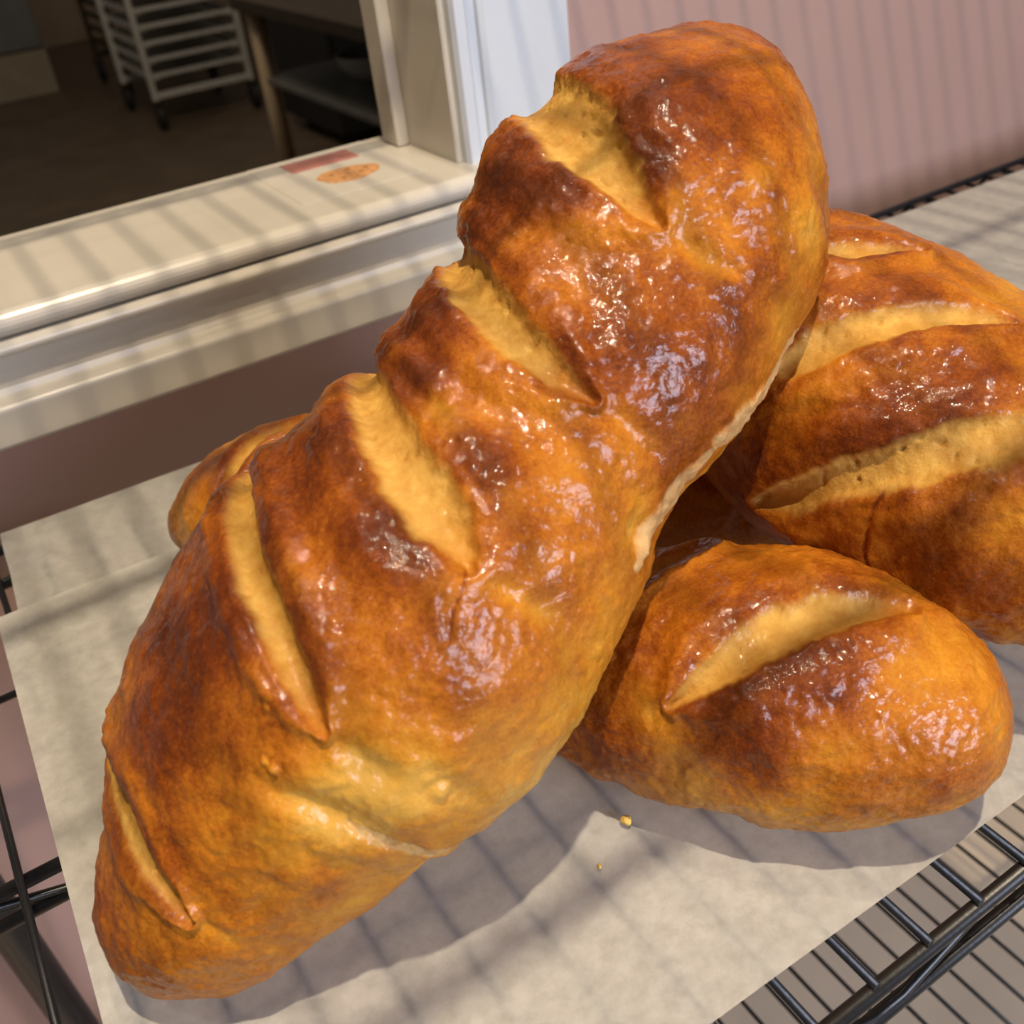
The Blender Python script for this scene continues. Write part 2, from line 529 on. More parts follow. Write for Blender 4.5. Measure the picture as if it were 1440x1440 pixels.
def pchip(x, y, xq):
    x = np.asarray(x, float); y = np.asarray(y, float)
    h = np.diff(x); d = np.diff(y)/h
    m = np.zeros_like(y)
    for k in range(1, len(x)-1):
        if d[k-1]*d[k] > 0:
            w1, w2 = 2*h[k]+h[k-1], h[k]+2*h[k-1]
            m[k] = (w1+w2)/(w1/d[k-1]+w2/d[k])
    m[0], m[-1] = d[0], d[-1]
    i = np.clip(np.searchsorted(x, xq)-1, 0, len(x)-2)
    t = (xq-x[i])/h[i]
    return ((1+2*t)*(1-t)**2*y[i] + t*(1-t)**2*h[i]*m[i] + t*t*(3-2*t)*y[i+1] + t*t*(t-1)*h[i]*m[i+1])

def spline(x, y, xq):
    # natural-ish cubic Hermite with finite-difference tangents
    x = np.asarray(x, float); y = np.asarray(y, float)
    m = np.gradient(y, x)
    h = np.diff(x)
    i = np.clip(np.searchsorted(x, xq)-1, 0, len(x)-2)
    t = (xq-x[i])/h[i]
    return ((1+2*t)*(1-t)**2*y[i] + t*(1-t)**2*h[i]*m[i] + t*t*(3-2*t)*y[i+1] + t*t*(t-1)*h[i]*m[i+1])

def vnoise(P, scale, seed=0):
    # smooth 3D value noise in [-1, 1]
    q = P*scale + seed*17.31
    i = np.floor(q).astype(np.int64)
    f = q - i
    f = f*f*f*(f*(f*6-15)+10)
    out = np.zeros(len(P))
    for dx in (0, 1):
        for dy in (0, 1):
            for dz in (0, 1):
                n = (i[:, 0]+dx)*73856093 ^ (i[:, 1]+dy)*19349663 ^ (i[:, 2]+dz)*83492791 ^ (seed*2654435761)
                n = (n ^ (n >> 13)) & 0xffffffff
                n = (n*1274126177) & 0xffffffff
                n = (n ^ (n >> 16)) & 0xffff
                val = n/32767.5 - 1.0
                w = (f[:, 0] if dx else 1-f[:, 0])*(f[:, 1] if dy else 1-f[:, 1])*(f[:, 2] if dz else 1-f[:, 2])
                out += w*val
    return out
def fbm(P, scale, octaves=3, seed=0, gain=0.5):
    s, a, tot = 0, 1.0, 0
    for k in range(octaves):
        s = s + a*vnoise(P, scale*2**k, seed+k*3)
        tot += a
        a *= gain
    return s/tot
def sstep(a, b, x):
    t = np.clip((x-a)/(b-a), 0, 1)
    return t*t*(3-2*t)

def loaf_base(st, nt, na, squash=0.88, belly=0.70, blunt=2.5):
    """st: stations (x, y, z, radius) along the loaf's axis; first and last are the tips (radius 0)."""
    C = np.array([q[:3] for q in st], float)
    R = np.array([q[3] for q in st], float)
    s = np.concatenate([[0], np.cumsum(np.linalg.norm(np.diff(C, axis=0), axis=1))])
    s /= s[-1]
    th = np.linspace(0, math.pi, nt)
    tq = 0.5*(1-np.cos(th))*0.55 + 0.45*th/math.pi
    tq = np.clip(tq, 2e-4, 1-2e-4)
    ctr = np.stack([spline(s, C[:, k], tq) for k in range(3)], -1)
    rad = np.maximum(pchip(s, R**blunt, tq), 1e-9)**(1/blunt)
    T = np.gradient(ctr, axis=0)
    # keep the frame steady at the tips
    T /= np.linalg.norm(T, axis=1)[:, None]
    up = np.array([0, 0, 1.0])
    N = up - T*(T @ up)[:, None]
    N /= np.linalg.norm(N, axis=1)[:, None]
    S = np.cross(T, N)
    ph = np.linspace(0, 2*math.pi, na, endpoint=False)
    c, sn = np.cos(ph), np.sin(ph)
    e = 2/2.25
    cx = np.sign(c)*np.abs(c)**e
    sy = np.where(sn > 0, squash*np.abs(sn)**e, -belly*np.abs(sn)**0.80)
    V = ctr[:, None, :] + rad[:, None, None]*(cx[None, :, None]*S[:, None, :] + sy[None, :, None]*N[:, None, :])
    return V, ctr, rad, tq, ph, T, N, S

def grid_normals(V):
    du = np.gradient(V, axis=0)
    dv = np.roll(V, -1, axis=1) - np.roll(V, 1, axis=1)
    n = np.cross(dv, du)
    ln = np.linalg.norm(n, axis=2)
    ln[ln == 0] = 1
    n /= ln[:, :, None]
    # outward
    c = V.mean(axis=1, keepdims=True)
    sgn = np.sign(np.sum(n*(V-c)))
    return n*sgn
#END_SHAPE

# ------------------------------------------------------------------ loaves
def surface_points(V, N, pts):
    """Points of a curve lying on the loaf's skin, from its sight line."""
    flat, nn = V.reshape(-1, 3), N.reshape(-1, 3)
    uv, d = project(flat)
    front = np.einsum('ij,ij->i', nn, EYE-flat) > 0
    idx = np.where(front)[0]
    out = []
    for (u, v, w) in pts:
        k = idx[np.argmin((uv[idx, 0]-u)**2 + (uv[idx, 1]-v)**2)]
        out.append((*flat[k], w*d[k]/FPX))
    return np.array(out)

def curve_coord(P, curve, N):
    """Distance to a polyline on the skin in units of its local half width, with the side as its sign."""
    best = np.full(len(P), 1e9)
    q = np.zeros(len(P))
    endf = np.zeros(len(P))
    n = len(curve)-1
    for k in range(n):
        a, b = curve[k, :3], curve[k+1, :3]
        ab = b-a
        t0 = ((P-a) @ ab)/(ab @ ab)
        t = np.clip(t0, 0, 1)
        near = a + t[:, None]*ab
        dv = P-near
        dist = np.linalg.norm(dv, axis=1)
        w = curve[k, 3]*(1-t) + curve[k+1, 3]*t
        side = np.sign(np.einsum('ij,ij->i', np.cross(ab, N), dv))
        m = dist/w < best
        best[m] = (dist/w)[m]
        q[m] = (dist/w*side)[m]
        endf[m] = ((k+t)/n)[m]
    return q, endf

def make_loaf(name, label, st, nt, na, seed, cuts=(), grooves=(), torn=(), dark=(), light=(), base_brown=0.45, cracks=(), bub=1.0, bumps=()):
    V, ctr, rad, tq, ph, T, Nr, S = loaf_base(st, nt, na)
    N = grid_normals(V)
    P = V.reshape(-1, 3)
    NN = N.reshape(-1, 3)
    length = np.sum(np.linalg.norm(np.diff(ctr, axis=0), axis=1))
    sarc = np.repeat(tq*length, na)
    rr = np.repeat(rad, na)
    pa = np.tile(ph, nt)
    taper = np.clip(rr/0.02, 0, 1)
    disp = np.zeros(len(P))
    # large soft lumps
    disp += 0.0022*fbm(P, 26, 2, seed)*taper
    # skin folds running round the loaf
    warp = 0.010*vnoise(P, 40, seed+5)
    Q = np.stack([(sarc+warp)*95, np.cos(pa)*rr*30+4, np.sin(pa)*rr*30], -1)
    fold = vnoise(Q, 1.0, seed+9)
    flank = sstep(0.95, 0.2, np.sin(pa))*0.8+0.35
    disp += 0.0012*fold*flank*taper*bub
    disp += 0.0007*fbm(P, 120, 2, seed+2)*taper*bub
    blis = vnoise(P, 210, seed+3)
    disp += 0.00055*np.maximum(blis-0.15, 0)*taper*bub
    disp += 0.00030*vnoise(P, 420, seed+4)*taper*bub
    rag = 0.34*fbm(P, 130, 4, seed+11, 0.6)
    pale = np.zeros(len(P))
    tornm = np.zeros(len(P))
    part = np.zeros(len(P), int)
    brown = np.full(len(P), base_brown)
    brown += 0.20*fbm(P, 22, 3, seed+20) + 0.14*fbm(P, 70, 3, seed+21)
    brown += 0.06*(disp/0.0015)
    # paler towards the underside
    nz = NN[:, 2]
    brown -= 0.14*sstep(0.05, -0.55, nz)
    flat = P
    uv, dep = project(flat)
    facing = np.einsum('ij,ij->i', NN, EYE-flat) > -0.02
    def blob(u, v, r):
        c = surface_points(V, N, [(u, v, r)])[0]
        d = np.linalg.norm(P-c[:3], axis=1)/c[3]
        d = d*(1+0.5*rag)
        return np.exp(-(d**2)*0.9)
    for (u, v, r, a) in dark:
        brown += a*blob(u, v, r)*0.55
    for (u, v, r, a) in light:
        brown -= a*blob(u, v, r)*0.45
    for (pts, depth) in grooves:
        cv = surface_points(V, N, pts)
        q, e = curve_coord(P, cv, NN)
        g = np.exp(-(q**2)*1.1)*sstep(0.0, 0.35, e)*sstep(1.0, 0.7, e)
        disp -= depth*g
        brown -= 0.22*g
    for (pts, depth) in cracks:
        cv = surface_points(V, N, pts)
        q, e = curve_coord(P, cv, NN)
        g = np.exp(-((np.abs(q)+rag*1.2)**2)*1.5)
        disp -= depth*g
        brown += 0.30*g
    for (u, v, r, hgt) in bumps:
        c = surface_points(V, N, [(u, v, r)])[0]
        d = np.linalg.norm(P-c[:3], axis=1)/c[3]
        disp += hgt*sstep(1.0, 0.3, d) - 0.35*hgt*np.exp(-((d-1.25)/0.25)**2)
        brown -= 0.18*sstep(1.1, 0.7, d)
    ncut = 0
    for (pts, depth, *opt) in cuts:
        ncut += 1
        cv = surface_points(V, N, pts)
        if len(opt) and opt[0]:
            d = cv[0, :3]-cv[1, :3]
            d = d/np.linalg.norm(d)
            k0 = np.argmin(np.sum((P-cv[0, :3])**2, axis=1))
            for _ in range(3):
                d = d - NN[k0]*(d @ NN[k0])
                d = d/np.linalg.norm(d)
                g = P[k0] + d*opt[0]/3
                k0 = np.argmin(np.sum((P-g)**2, axis=1))
                cv = np.vstack([[*P[k0], cv[0, 3]*0.9], cv])
        q, e = curve_coord(P, cv, NN)
        aq = np.abs(q) + rag*sstep(0.3, 1.0, np.abs(q))
        fade = sstep(1.0, 0.72, e)
        m = sstep(1.18, 0.80, aq)*(0.15+0.85*fade)
        bowl = np.clip(1-aq**2, 0, 1)
        disp = disp*(1-0.65*m)
        disp -= depth*(0.42*sstep(1.25, 0.6, aq) + 0.50*bowl)*(0.25+0.75*fade)
        # burst crust edges stand proud, one side more than the other
        lipw = np.where(q > 0, 1.0, 0.6)
        disp += 0.0006*lipw*np.exp(-((aq-1.3)/0.28)**2)*taper*fade
        # segments swell between the cuts
        disp += 0.0026*np.exp(-((aq-2.2)/0.9)**2)
        fine = 0.00022*fbm(P, 500, 2, seed+31)*m
        holes = np.maximum(vnoise(P, 330, seed+33)-0.62, 0)*m
        disp += fine - 0.004*holes
        pale = np.maximum(pale, m*(0.90+0.18*vnoise(P, 120, seed+35)))
        brown += 0.12*np.exp(-((aq-1.6)/0.5)**2)*sstep(-0.1, 0.5, nz)
        part[(aq < 0.98)] = ncut
    for (pts, out) in torn:
        ncut += 1
        cv = surface_points(V, N, pts)
        q, e = curve_coord(P, cv, NN)
        aq = np.abs(q) + 1.6*rag
        m = sstep(1.1, 0.85, aq)
        disp += out*m*(0.6+1.3*fbm(P, 190, 3, seed+41, 0.6))
        tornm = np.maximum(tornm, m*(0.82+0.3*fbm(P, 90, 3, seed+44)))
        part[(aq < 0.98)] = ncut
    brown = np.where(brown > 0.62, 0.62 + 0.26*np.tanh((brown-0.62)/0.26), brown)
    P2 = P + NN*disp[:, None]
    P2[:, 2] = np.maximum(P2[:, 2], 0.0010 + 0.0004*np.abs(vnoise(P, 90, seed)))
    V2 = P2.reshape(nt, na, 3)
    N2 = grid_normals(V2)
    for end in (0, nt-1):                      # close the tips
        V2[end] = V2[end].mean(axis=0)
        nn = N2[end].mean(axis=0)
        N2[end] = nn/np.linalg.norm(nn)
    P2 = V2.reshape(-1, 3)
    NN2 = N2.reshape(-1, 3)
    # quads
    i = np.arange(nt-1)[:, None]*na
    j = np.arange(na)[None, :]
    j2 = (j+1) % na
    quads = np.stack([i+j, i+na+j, i+na+j2, i+j2], -1).reshape(-1, 4)
    e1 = P2[quads[:, 1]]-P2[quads[:, 0]]
    e2 = P2[quads[:, 3]]-P2[quads[:, 0]]
    mid = len(quads)//2 + na//4
    if np.sum(np.einsum('ij,ij->i', np.cross(e1, e2), NN2[quads[:, 0]])) < 0:
        quads = quads[:, ::-1]
    fpart = np.max(part[quads], axis=1)
    base = Vector((float(ctr[:, 0].mean()), float(ctr[:, 1].mean()), float(P2[:, 2].min())))
    root = empty(name, base)
    tag(root, label, 'bread loaf', 'golden scored loaves piled on the paper')
    P3 = P2 - np.array(base)
    names = ['crust'] + ['score_cut']*len(cuts) + ['torn_edge']*len(torn)
    labels = [None] + ['pale opened score cut']*len(cuts) + ['floury torn side edge']*len(torn)
    for k, nm in enumerate(names):
        sel = quads[fpart == k]
        if len(sel) == 0:
            continue
        used, inv = np.unique(sel, return_inverse=True)
        inv = inv.reshape(sel.shape)
        me = bpy.data.meshes.new(nm)
        me.vertices.add(len(used))
        me.vertices.foreach_set('co', P3[used].astype(np.float32).ravel())
        me.loops.add(inv.size)
        me.loops.foreach_set('vertex_index', inv.astype(np.int32).ravel())
        me.polygons.add(len(inv))
        me.polygons.foreach_set('loop_start', (np.arange(len(inv))*4).astype(np.int32))
        me.polygons.foreach_set('use_smooth', np.ones(len(inv), bool))
        me.update(calc_edges=True)
        me.validate()
        for an, arr in (('brown', brown), ('pale', np.clip(pale, 0, 1)), ('torn', np.clip(tornm, 0, 1))):
            at = me.attributes.new(an, 'FLOAT', 'POINT')
            at.data.foreach_set('value', arr[used].astype(np.float32))
        me.normals_split_custom_set_from_vertices(NN2[used].tolist())
        me.materials.append(M['bread'])
        o = link(nm, me, root)
        if labels[k]:
            o['label'] = labels[k]
    return root

TOP = [(-0.0335, 0.2352, 0.0088, 0.0), (-0.0175, 0.2378, 0.021, 0.0325), (0.0095, 0.2411, 0.0414, 0.0495), (0.0397, 0.2473, 0.0659, 0.065), (0.0773, 0.2496, 0.087, 0.0742), (0.1135, 0.2549, 0.1074, 0.0694), (0.1508, 0.2643, 0.1303, 0.0606), (0.1926, 0.2725, 0.1528, 0.0627), (0.2275, 0.2882, 0.1784, 0.0668), (0.2645, 0.3034, 0.2031, 0.0515), (0.2850, 0.3115, 0.2165, 0.029), (0.2965, 0.3155, 0.2222, 0.0)]
RIGHT = [(0.293, 0.3358, 0.1189, 0.0), (0.2981, 0.3114, 0.1145, 0.0542), (0.3032, 0.2811, 0.1062, 0.0662), (0.3062, 0.2425, 0.0925, 0.0730), (0.3125, 0.2062, 0.0830, 0.0700), (0.3199, 0.1713, 0.0746, 0.0656), (0.3277, 0.14, 0.0668, 0.0525), (0.3368, 0.1115, 0.06, 0.0377), (0.3443, 0.0975, 0.0598, 0.0)]
FRONT = [(0.1421, 0.2687, 0.0349, 0.0), (0.1462, 0.2595, 0.0348, 0.0286), (0.1562, 0.2439, 0.036, 0.0431), (0.1696, 0.225, 0.0371, 0.0479), (0.1867, 0.2034, 0.0391, 0.0527), (0.2026, 0.1827, 0.0395, 0.0543), (0.2164, 0.1618, 0.04, 0.0497), (0.23, 0.1424, 0.0407, 0.04), (0.2413, 0.1281, 0.041, 0.0277), (0.2477, 0.12, 0.042, 0.0)]
BEHIND = [(0.05, 0.4662, 0.0229, 0.0), (0.0595, 0.4602, 0.0253, 0.0208), (0.0796, 0.4473, 0.0297, 0.0381), (0.1126, 0.4271, 0.0353, 0.0447), (0.1475, 0.4054, 0.0387, 0.0437), (0.1824, 0.3844, 0.0390, 0.0445), (0.2250, 0.355, 0.034, 0.040), (0.262, 0.320, 0.031, 0.039), (0.292, 0.288, 0.028, 0.030), (0.310, 0.268, 0.024, 0.0)]

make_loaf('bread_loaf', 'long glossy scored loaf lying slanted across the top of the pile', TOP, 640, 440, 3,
    cuts=[
        ([(765, 140, 48), (815, 185, 52), (865, 240, 36), (905, 290, 18), (930, 318, 5)], 0.0060, 0.045),
        ([(640, 372, 30), (680, 425, 34), (730, 480, 30), (785, 525, 20), (832, 562, 6)], 0.0056, 0.045),
        ([(512, 520, 24), (530, 585, 34), (575, 665, 42), (620, 725, 44), (650, 775, 22), (660, 802, 5)], 0.0054, 0.045),
        ([(335, 715, 26), (350, 780, 26), (375, 850, 26), (405, 920, 24), (432, 980, 18), (455, 1025, 6)], 0.0050, 0.04),
        ([(145, 1065, 16), (172, 1130, 26), (205, 1205, 21), (240, 1260, 12), (268, 1295, 5)], 0.0020, 0.03),
    ],
    grooves=[
        ([(930, 318, 14), (1000, 365, 18), (1060, 400, 16)], 0.0020),
        ([(832, 562, 14), (890, 605, 22), (935, 660, 22)], 0.0024),
        ([(660, 802, 14), (740, 850, 20), (800, 880, 20)], 0.0014),
        ([(455, 1025, 16), (520, 1085, 24), (570, 1110, 24)], 0.0026),
        ([(330, 1075, 16), (420, 1130, 26), (500, 1165, 26), (600, 1190, 22)], 0.0036),
        ([(880, 720, 20), (905, 760, 26)], 0.0030),
        ([(540, 505, 16), (590, 560, 14), (640, 590, 12)], 0.0020),
        ([(268, 1292, 10), (340, 1330, 14)], 0.0012),
    ],
    cracks=[([(655, 802, 2.6), (648, 830, 2.2), (636, 860, 2.0), (630, 900, 1.8)], 0.0005)],
    torn=[([(1122, 468, 8), (1106, 510, 20), (1082, 546, 24), (1046, 584, 24), (1006, 616, 15)], 0.0011),
          ([(994, 636, 10), (962, 674, 19), (930, 714, 24), (907, 756, 20), (893, 792, 10)], 0.0011),
          ([(490, 1168, 4), (530, 1184, 9), (580, 1194, 12), (628, 1198, 10)], -0.0012)],
    dark=[(730, 240, 60, .8), (690, 300, 60, .75), (800, 275, 40, .5), (880, 180, 60, .5), (970, 150, 60, .5), (1080, 140, 50, .3), (900, 80, 70, .35),  # browned crust; spots near the far end also paint in a shelf shadow
          (620, 445, 48, .9), (588, 535, 50, .9), (560, 470, 45, .6), (700, 620, 55, .5), (690, 655, 35, .5), (470, 620, 60, .5), (430, 700, 60, .45),
          (560, 780, 40, .6), (520, 740, 45, .5), (400, 640, 45, .45), (330, 850, 45, .7), (290, 900, 70, .7), (340, 895, 45, .6), (230, 890, 55, .55),
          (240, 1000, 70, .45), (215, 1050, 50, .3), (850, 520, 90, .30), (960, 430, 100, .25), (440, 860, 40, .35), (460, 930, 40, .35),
          (900, 240, 35, .5), (935, 210, 40, .4), (780, 250, 40, .5)],
    light=[(1040, 640, 50, .5), (890, 720, 50, .8), (660, 805, 40, .7), (520, 1130, 90, .8), (430, 1150, 80, .55), (600, 1090, 70, .6), (350, 1200, 80, .3),
           (760, 640, 60, .3), (960, 300, 40, .3), (760, 950, 120, .25), (1140, 330, 50, .8), (1150, 220, 40, .5), (730, 1110, 90, .6), (300, 1300, 110, .25),
           (700, 560, 50, .3), (560, 1230, 90, .6), (830, 1000, 80, .5), (1110, 440, 50, .6), (860, 850, 70, .35), (560, 900, 60, .2), (200, 1150, 40, .3), (610, 580, 40, .4)],
    base_brown=0.53,
    bumps=[(620, 1112, 17, .0010), (385, 1080, 11, .0012), (372, 1072, 7, .0009), (1062, 250, 24, .0005), (378, 995, 8, .0007), (792, 525, 10, .0006)])

make_loaf('bread_loaf', 'plump scored loaf with a cracked side resting on the shorter loaf', RIGHT, 420, 340, 14,
    cuts=[
        ([(1140, 352, 14), (1200, 352, 20), (1250, 350, 15), (1292, 356, 7)], 0.0040),
        ([(1110, 515, 20), (1160, 480, 30), (1240, 455, 28), (1330, 440, 26), (1400, 448, 12), (1428, 460, 4)], 0.0042),
        ([(1066, 704, 8), (1110, 697, 24), (1190, 672, 28), (1270, 655, 32), (1350, 630, 36), (1440, 610, 36), (1540, 590, 20)], 0.0042),
    ],
    grooves=[([(1170, 300, 10), (1250, 320, 14)], 0.0016), ([(1440, 660, 18), (1350, 690, 18), (1270, 700, 16)], 0.0012)],
    cracks=[([(1245, 690, 3.2), (1232, 712, 3.4), (1222, 745, 3.2), (1215, 775, 3.0), (1222, 800, 2.5)], 0.0011),
            ([(1190, 680, 2.2), (1245, 690, 2.4), (1330, 665, 2.2), (1400, 640, 2.2)], 0.0006)],
    dark=[(1270, 600, 60, .45), (1200, 620, 60, .3), (1320, 540, 80, .3), (1390, 530, 50, .35), (1090, 640, 70, .3), (1250, 395, 60, .35), (1380, 690, 40, .3),
          (1330, 790, 70, .45), (1260, 800, 60, .2), (1400, 860, 60, .4), (1170, 310, 50, .3), (1050, 720, 50, .3)],
    light=[(1420, 720, 60, .55), (1380, 760, 50, .3), (1150, 540, 50, .5), (1330, 480, 60, .2), (1420, 400, 50, .6), (1240, 745, 40, .3), (1150, 440, 30, .4), (1440, 590, 50, .4)],
    base_brown=0.47)

make_loaf('bread_loaf', 'short glossy loaf with one open cut lying flat on the front of the paper', FRONT, 420, 320, 23,
    cuts=[
        ([(946, 992, 6), (985, 958, 20), (1030, 925, 30), (1090, 890, 36), (1160, 862, 34), (1230, 852, 22), (1270, 858, 10)], 0.0042),
        ([(880, 830, 14), (930, 790, 18), (985, 768, 14)], 0.0035),
    ],
    grooves=[([(946, 992, 16), (900, 1010, 18)], 0.0016)],
    dark=[(1180, 960, 55, .55), (1130, 940, 50, .4), (1060, 1040, 60, .55), (1050, 1075, 50, .4), (1000, 985, 30, .5), (1220, 910, 60, .35), (880, 900, 60, .3),
          (900, 1070, 60, .35), (1200, 1120, 60, .25), (1050, 830, 60, .25), (830, 1000, 50, .4), (1330, 1110, 60, .3)],
    light=[(1280, 960, 70, .4), (940, 1030, 45, .55), (1400, 1000, 50, .5), (1150, 1080, 60, .3), (1330, 920, 60, .35), (960, 1105, 60, .4), (1000, 900, 40, .2), (1100, 1150, 70, .3)],
    base_brown=0.50)

make_loaf('bread_loaf', 'loaf mostly hidden behind the slanted loaf, only its end showing', BEHIND, 260, 220, 31,
    cuts=[([(318, 690, 8), (335, 650, 12), (370, 615, 12), (420, 595, 8)], 0.0028)],
    dark=[(330, 640, 40, .3), (290, 660, 35, .2)],
    light=[(350, 600, 50, .4), (250, 740, 50, .25)],
    base_brown=0.42)

# soft bread: where two loaves press together the lower one is dented by the upper one
from mathutils.bvhtree import BVHTree
bpy.context.view_layer.update()
LOAVES = [o for o in bpy.data.objects if o.name.startswith('bread_loaf') and o.parent is None]
LOAVES.sort(key=lambda o: o.name)
def loaf_tree(root):
    vs, fs = [], []
    for c in root.children:
        k = len(vs)
        n = len(c.data.vertices)
        co = np.zeros(n*3, np.float32)
        c.data.vertices.foreach_get('co', co)
        vs += [Vector(v) + root.location for v in co.reshape(-1, 3).tolist()]
        fs += [[i+k for i in p.vertices] for p in c.data.polygons]
    arr = np.array([list(v) for v in vs])
    return BVHTree.FromPolygons(vs, fs), arr.min(axis=0), arr.max(axis=0)
def dent(lower, upper):
    tree, lo, hi = loaf_tree(upper)
    for c in lower.children:
        n = len(c.data.vertices)
        co = np.zeros(n*3, np.float32)
        c.data.vertices.foreach_get('co', co)
        co = co.reshape(-1, 3)
        w = co + np.array(lower.location)
        idx = np.where(np.all((w > lo) & (w < hi), axis=1))[0]
        for i in idx:
            p = Vector(w[i].tolist())
            loc, nor, _, d = tree.find_nearest(p, 0.02)
            if loc is not None and (p-loc).dot(nor) < 0.0004:
                co[i] = np.array(loc + nor*0.0004) - np.array(lower.location)
        c.data.vertices.foreach_set('co', co.ravel())
        c.data.update()
dent(LOAVES[1], LOAVES[0])
dent(LOAVES[2], LOAVES[0])
dent(LOAVES[2], LOAVES[1])
for k in range(3):
    dent(LOAVES[3], LOAVES[k])

# ------------------------------------------------------------------ paper sheets
def sheet(name, corners, z, nx, ny, label, seed, amp=0.0006, curl=None, mat='paper'):
    A, B, Cc, D = [np.array(c, float) for c in corners]      # front-left, front-right, back-right, back-left
    s = np.linspace(0, 1, nx+1)
    t = np.linspace(0, 1, ny+1)
    ss, tt = np.meshgrid(s, t)
    xy = ((1-ss)*(1-tt))[..., None]*A + (ss*(1-tt))[..., None]*B + (ss*tt)[..., None]*Cc + ((1-ss)*tt)[..., None]*D
    P = np.concatenate([xy.reshape(-1, 2), np.zeros((xy.shape[0]*xy.shape[1], 1))], 1)
    h = amp*(0.5+0.5*vnoise(P, 11, seed)) + 0.35*amp*(1+vnoise(P, 30, seed+1))
    if curl:
        h = h + curl(ss.ravel(), tt.ravel())
    P[:, 2] = h
    base = np.array([P[:, 0].mean(), P[:, 1].mean(), 0])
    P = P - base
    faces = []
    for j in range(ny):
        for i in range(nx):
            a = j*(nx+1)+i
            faces.append((a, a+1, a+nx+2, a+nx+1))
    me = bpy.data.meshes.new(name)
    me.from_pydata(P.tolist(), [], faces)
    me.polygons.foreach_set('use_smooth', [True]*len(faces))
    me.materials.append(M[mat])
    o = link(name, me, None, (base[0], base[1], z))
    tag(o, label, 'paper', 'greaseproof sheets lining the rack')
    return o

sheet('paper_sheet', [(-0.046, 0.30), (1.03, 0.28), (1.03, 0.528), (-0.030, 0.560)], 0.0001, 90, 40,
      'paper sheet with painted-in shade lining the back of the rack below the window', 51, amp=0.0003, mat='shadepaper',
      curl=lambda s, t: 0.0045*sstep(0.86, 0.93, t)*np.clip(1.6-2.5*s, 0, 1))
sheet('paper_sheet', [(-0.0535, 0.1215), (0.60, 0.1090), (0.62, 0.462), (-0.045, 0.481)], 0.0002, 90, 60,
      'pale paper sheet under the pile with its long edge at the front', 52, amp=0.0002,
      curl=lambda s, t: 0.0009*sstep(0.33, 0.45, t) + 0.0026*np.clip((t-0.90)/0.10, 0, 1)**2)

# ------------------------------------------------------------------ crumbs on the paper
def crumb(u, v, r, label, seed):
    c = on_z(u, v, 0.0025)
    rng = np.random.RandomState(seed)
    import bmesh
    bm = bmesh.new()
    bmesh.ops.create_icosphere(bm, subdivisions=3, radius=r)
    for w in bm.verts:
        p = np.array([list(w.co)])
        k = 1 + 0.45*vnoise(p, 0.9/r, seed)[0]
        w.co = w.co*k
        w.co.z *= 0.6
    me = bpy.data.meshes.new('bread_crumb')
    bm.to_mesh(me)
    bm.free()
    me.polygons.foreach_set('use_smooth', [True]*len(me.polygons))
    me.materials.append(M['crumb'])
    o = link('bread_crumb', me, None, (c[0], c[1], 0.0028+r*0.30))
    tag(o, label, 'crumb', 'crumbs on the paper')
crumb(880, 1156, 0.0023, 'yellow bread crumb on the paper beside the short loaf', 3)
crumb(843, 1219, 0.0009, 'tiny pale crumb on the paper in front of the slanted loaf', 4)

# ------------------------------------------------------------------ printed card lying on the sill
card = empty('printed_card', (0.265, 0.69, SILL_Z))
tag(card, 'printed card with a red banner and a cookie picture lying on the window sill', 'card')
MB().quad_box((-0.048, -0.052, 0.0), (0.046, 0.058, 0.0003)).build('card_sheet', 'card', card)
MB().quad_box((-0.026, 0.020, 0.0003), (0.028, 0.047, 0.0005)).build('banner', 'banner', card)
n = 40
pts = []
for k in range(n):
    a = 2*math.pi*k/n
    rr = 1+0.05*math.sin(3*a+1)+0.03*math.sin(7*a)
    pts.append((0.0035+0.0235*rr*math.cos(a), -0.013+0.0175*rr*math.sin(a)))
ck = MB().extrude_z(pts, 0.0003, 0.0005).build('cookie_print', 'cookie', card)
for (x, y) in ((-0.008, -0.008), (0.006, -0.004), (0.012, -0.016), (-0.003, -0.020), (0.019, -0.009), (0.003, -0.013)):
    q = [(x+0.0022*math.cos(2*math.pi*k/10), y+0.0018*math.sin(2*math.pi*k/10)) for k in range(10)]
    MB().extrude_z(q, 0.0005, 0.0006).build('chip', 'chip', ck)

# ------------------------------------------------------------------ kitchen beyond the window
def caster(px, py, parent, org, mat='rubber', ang=0.6):
    m = MB().lathe([(0.012, -0.016), (0.052, -0.016), (0.0625, -0.010), (0.0625, 0.010), (0.052, 0.016), (0.012, 0.016)], (px-org[0], py-org[1], 0.0625), 20, 'x')
    w = m.build('caster_wheel', mat, parent)
    f = MB()
    f.quad_box((px-org[0]-0.022, py-org[1]-0.02, 0.055), (px-org[0]-0.018, py-org[1]+0.02, 0.14), 0.0)
    f.quad_box((px-org[0]+0.018, py-org[1]-0.02, 0.055), (px-org[0]+0.022, py-org[1]+0.02, 0.14), 0.0)
    f.quad_box((px-org[0]-0.03, py-org[1]-0.03, 0.138), (px-org[0]+0.03, py-org[1]+0.03, 0.146), 0.0)
    f.build('caster_fork', 'darksteel', w)

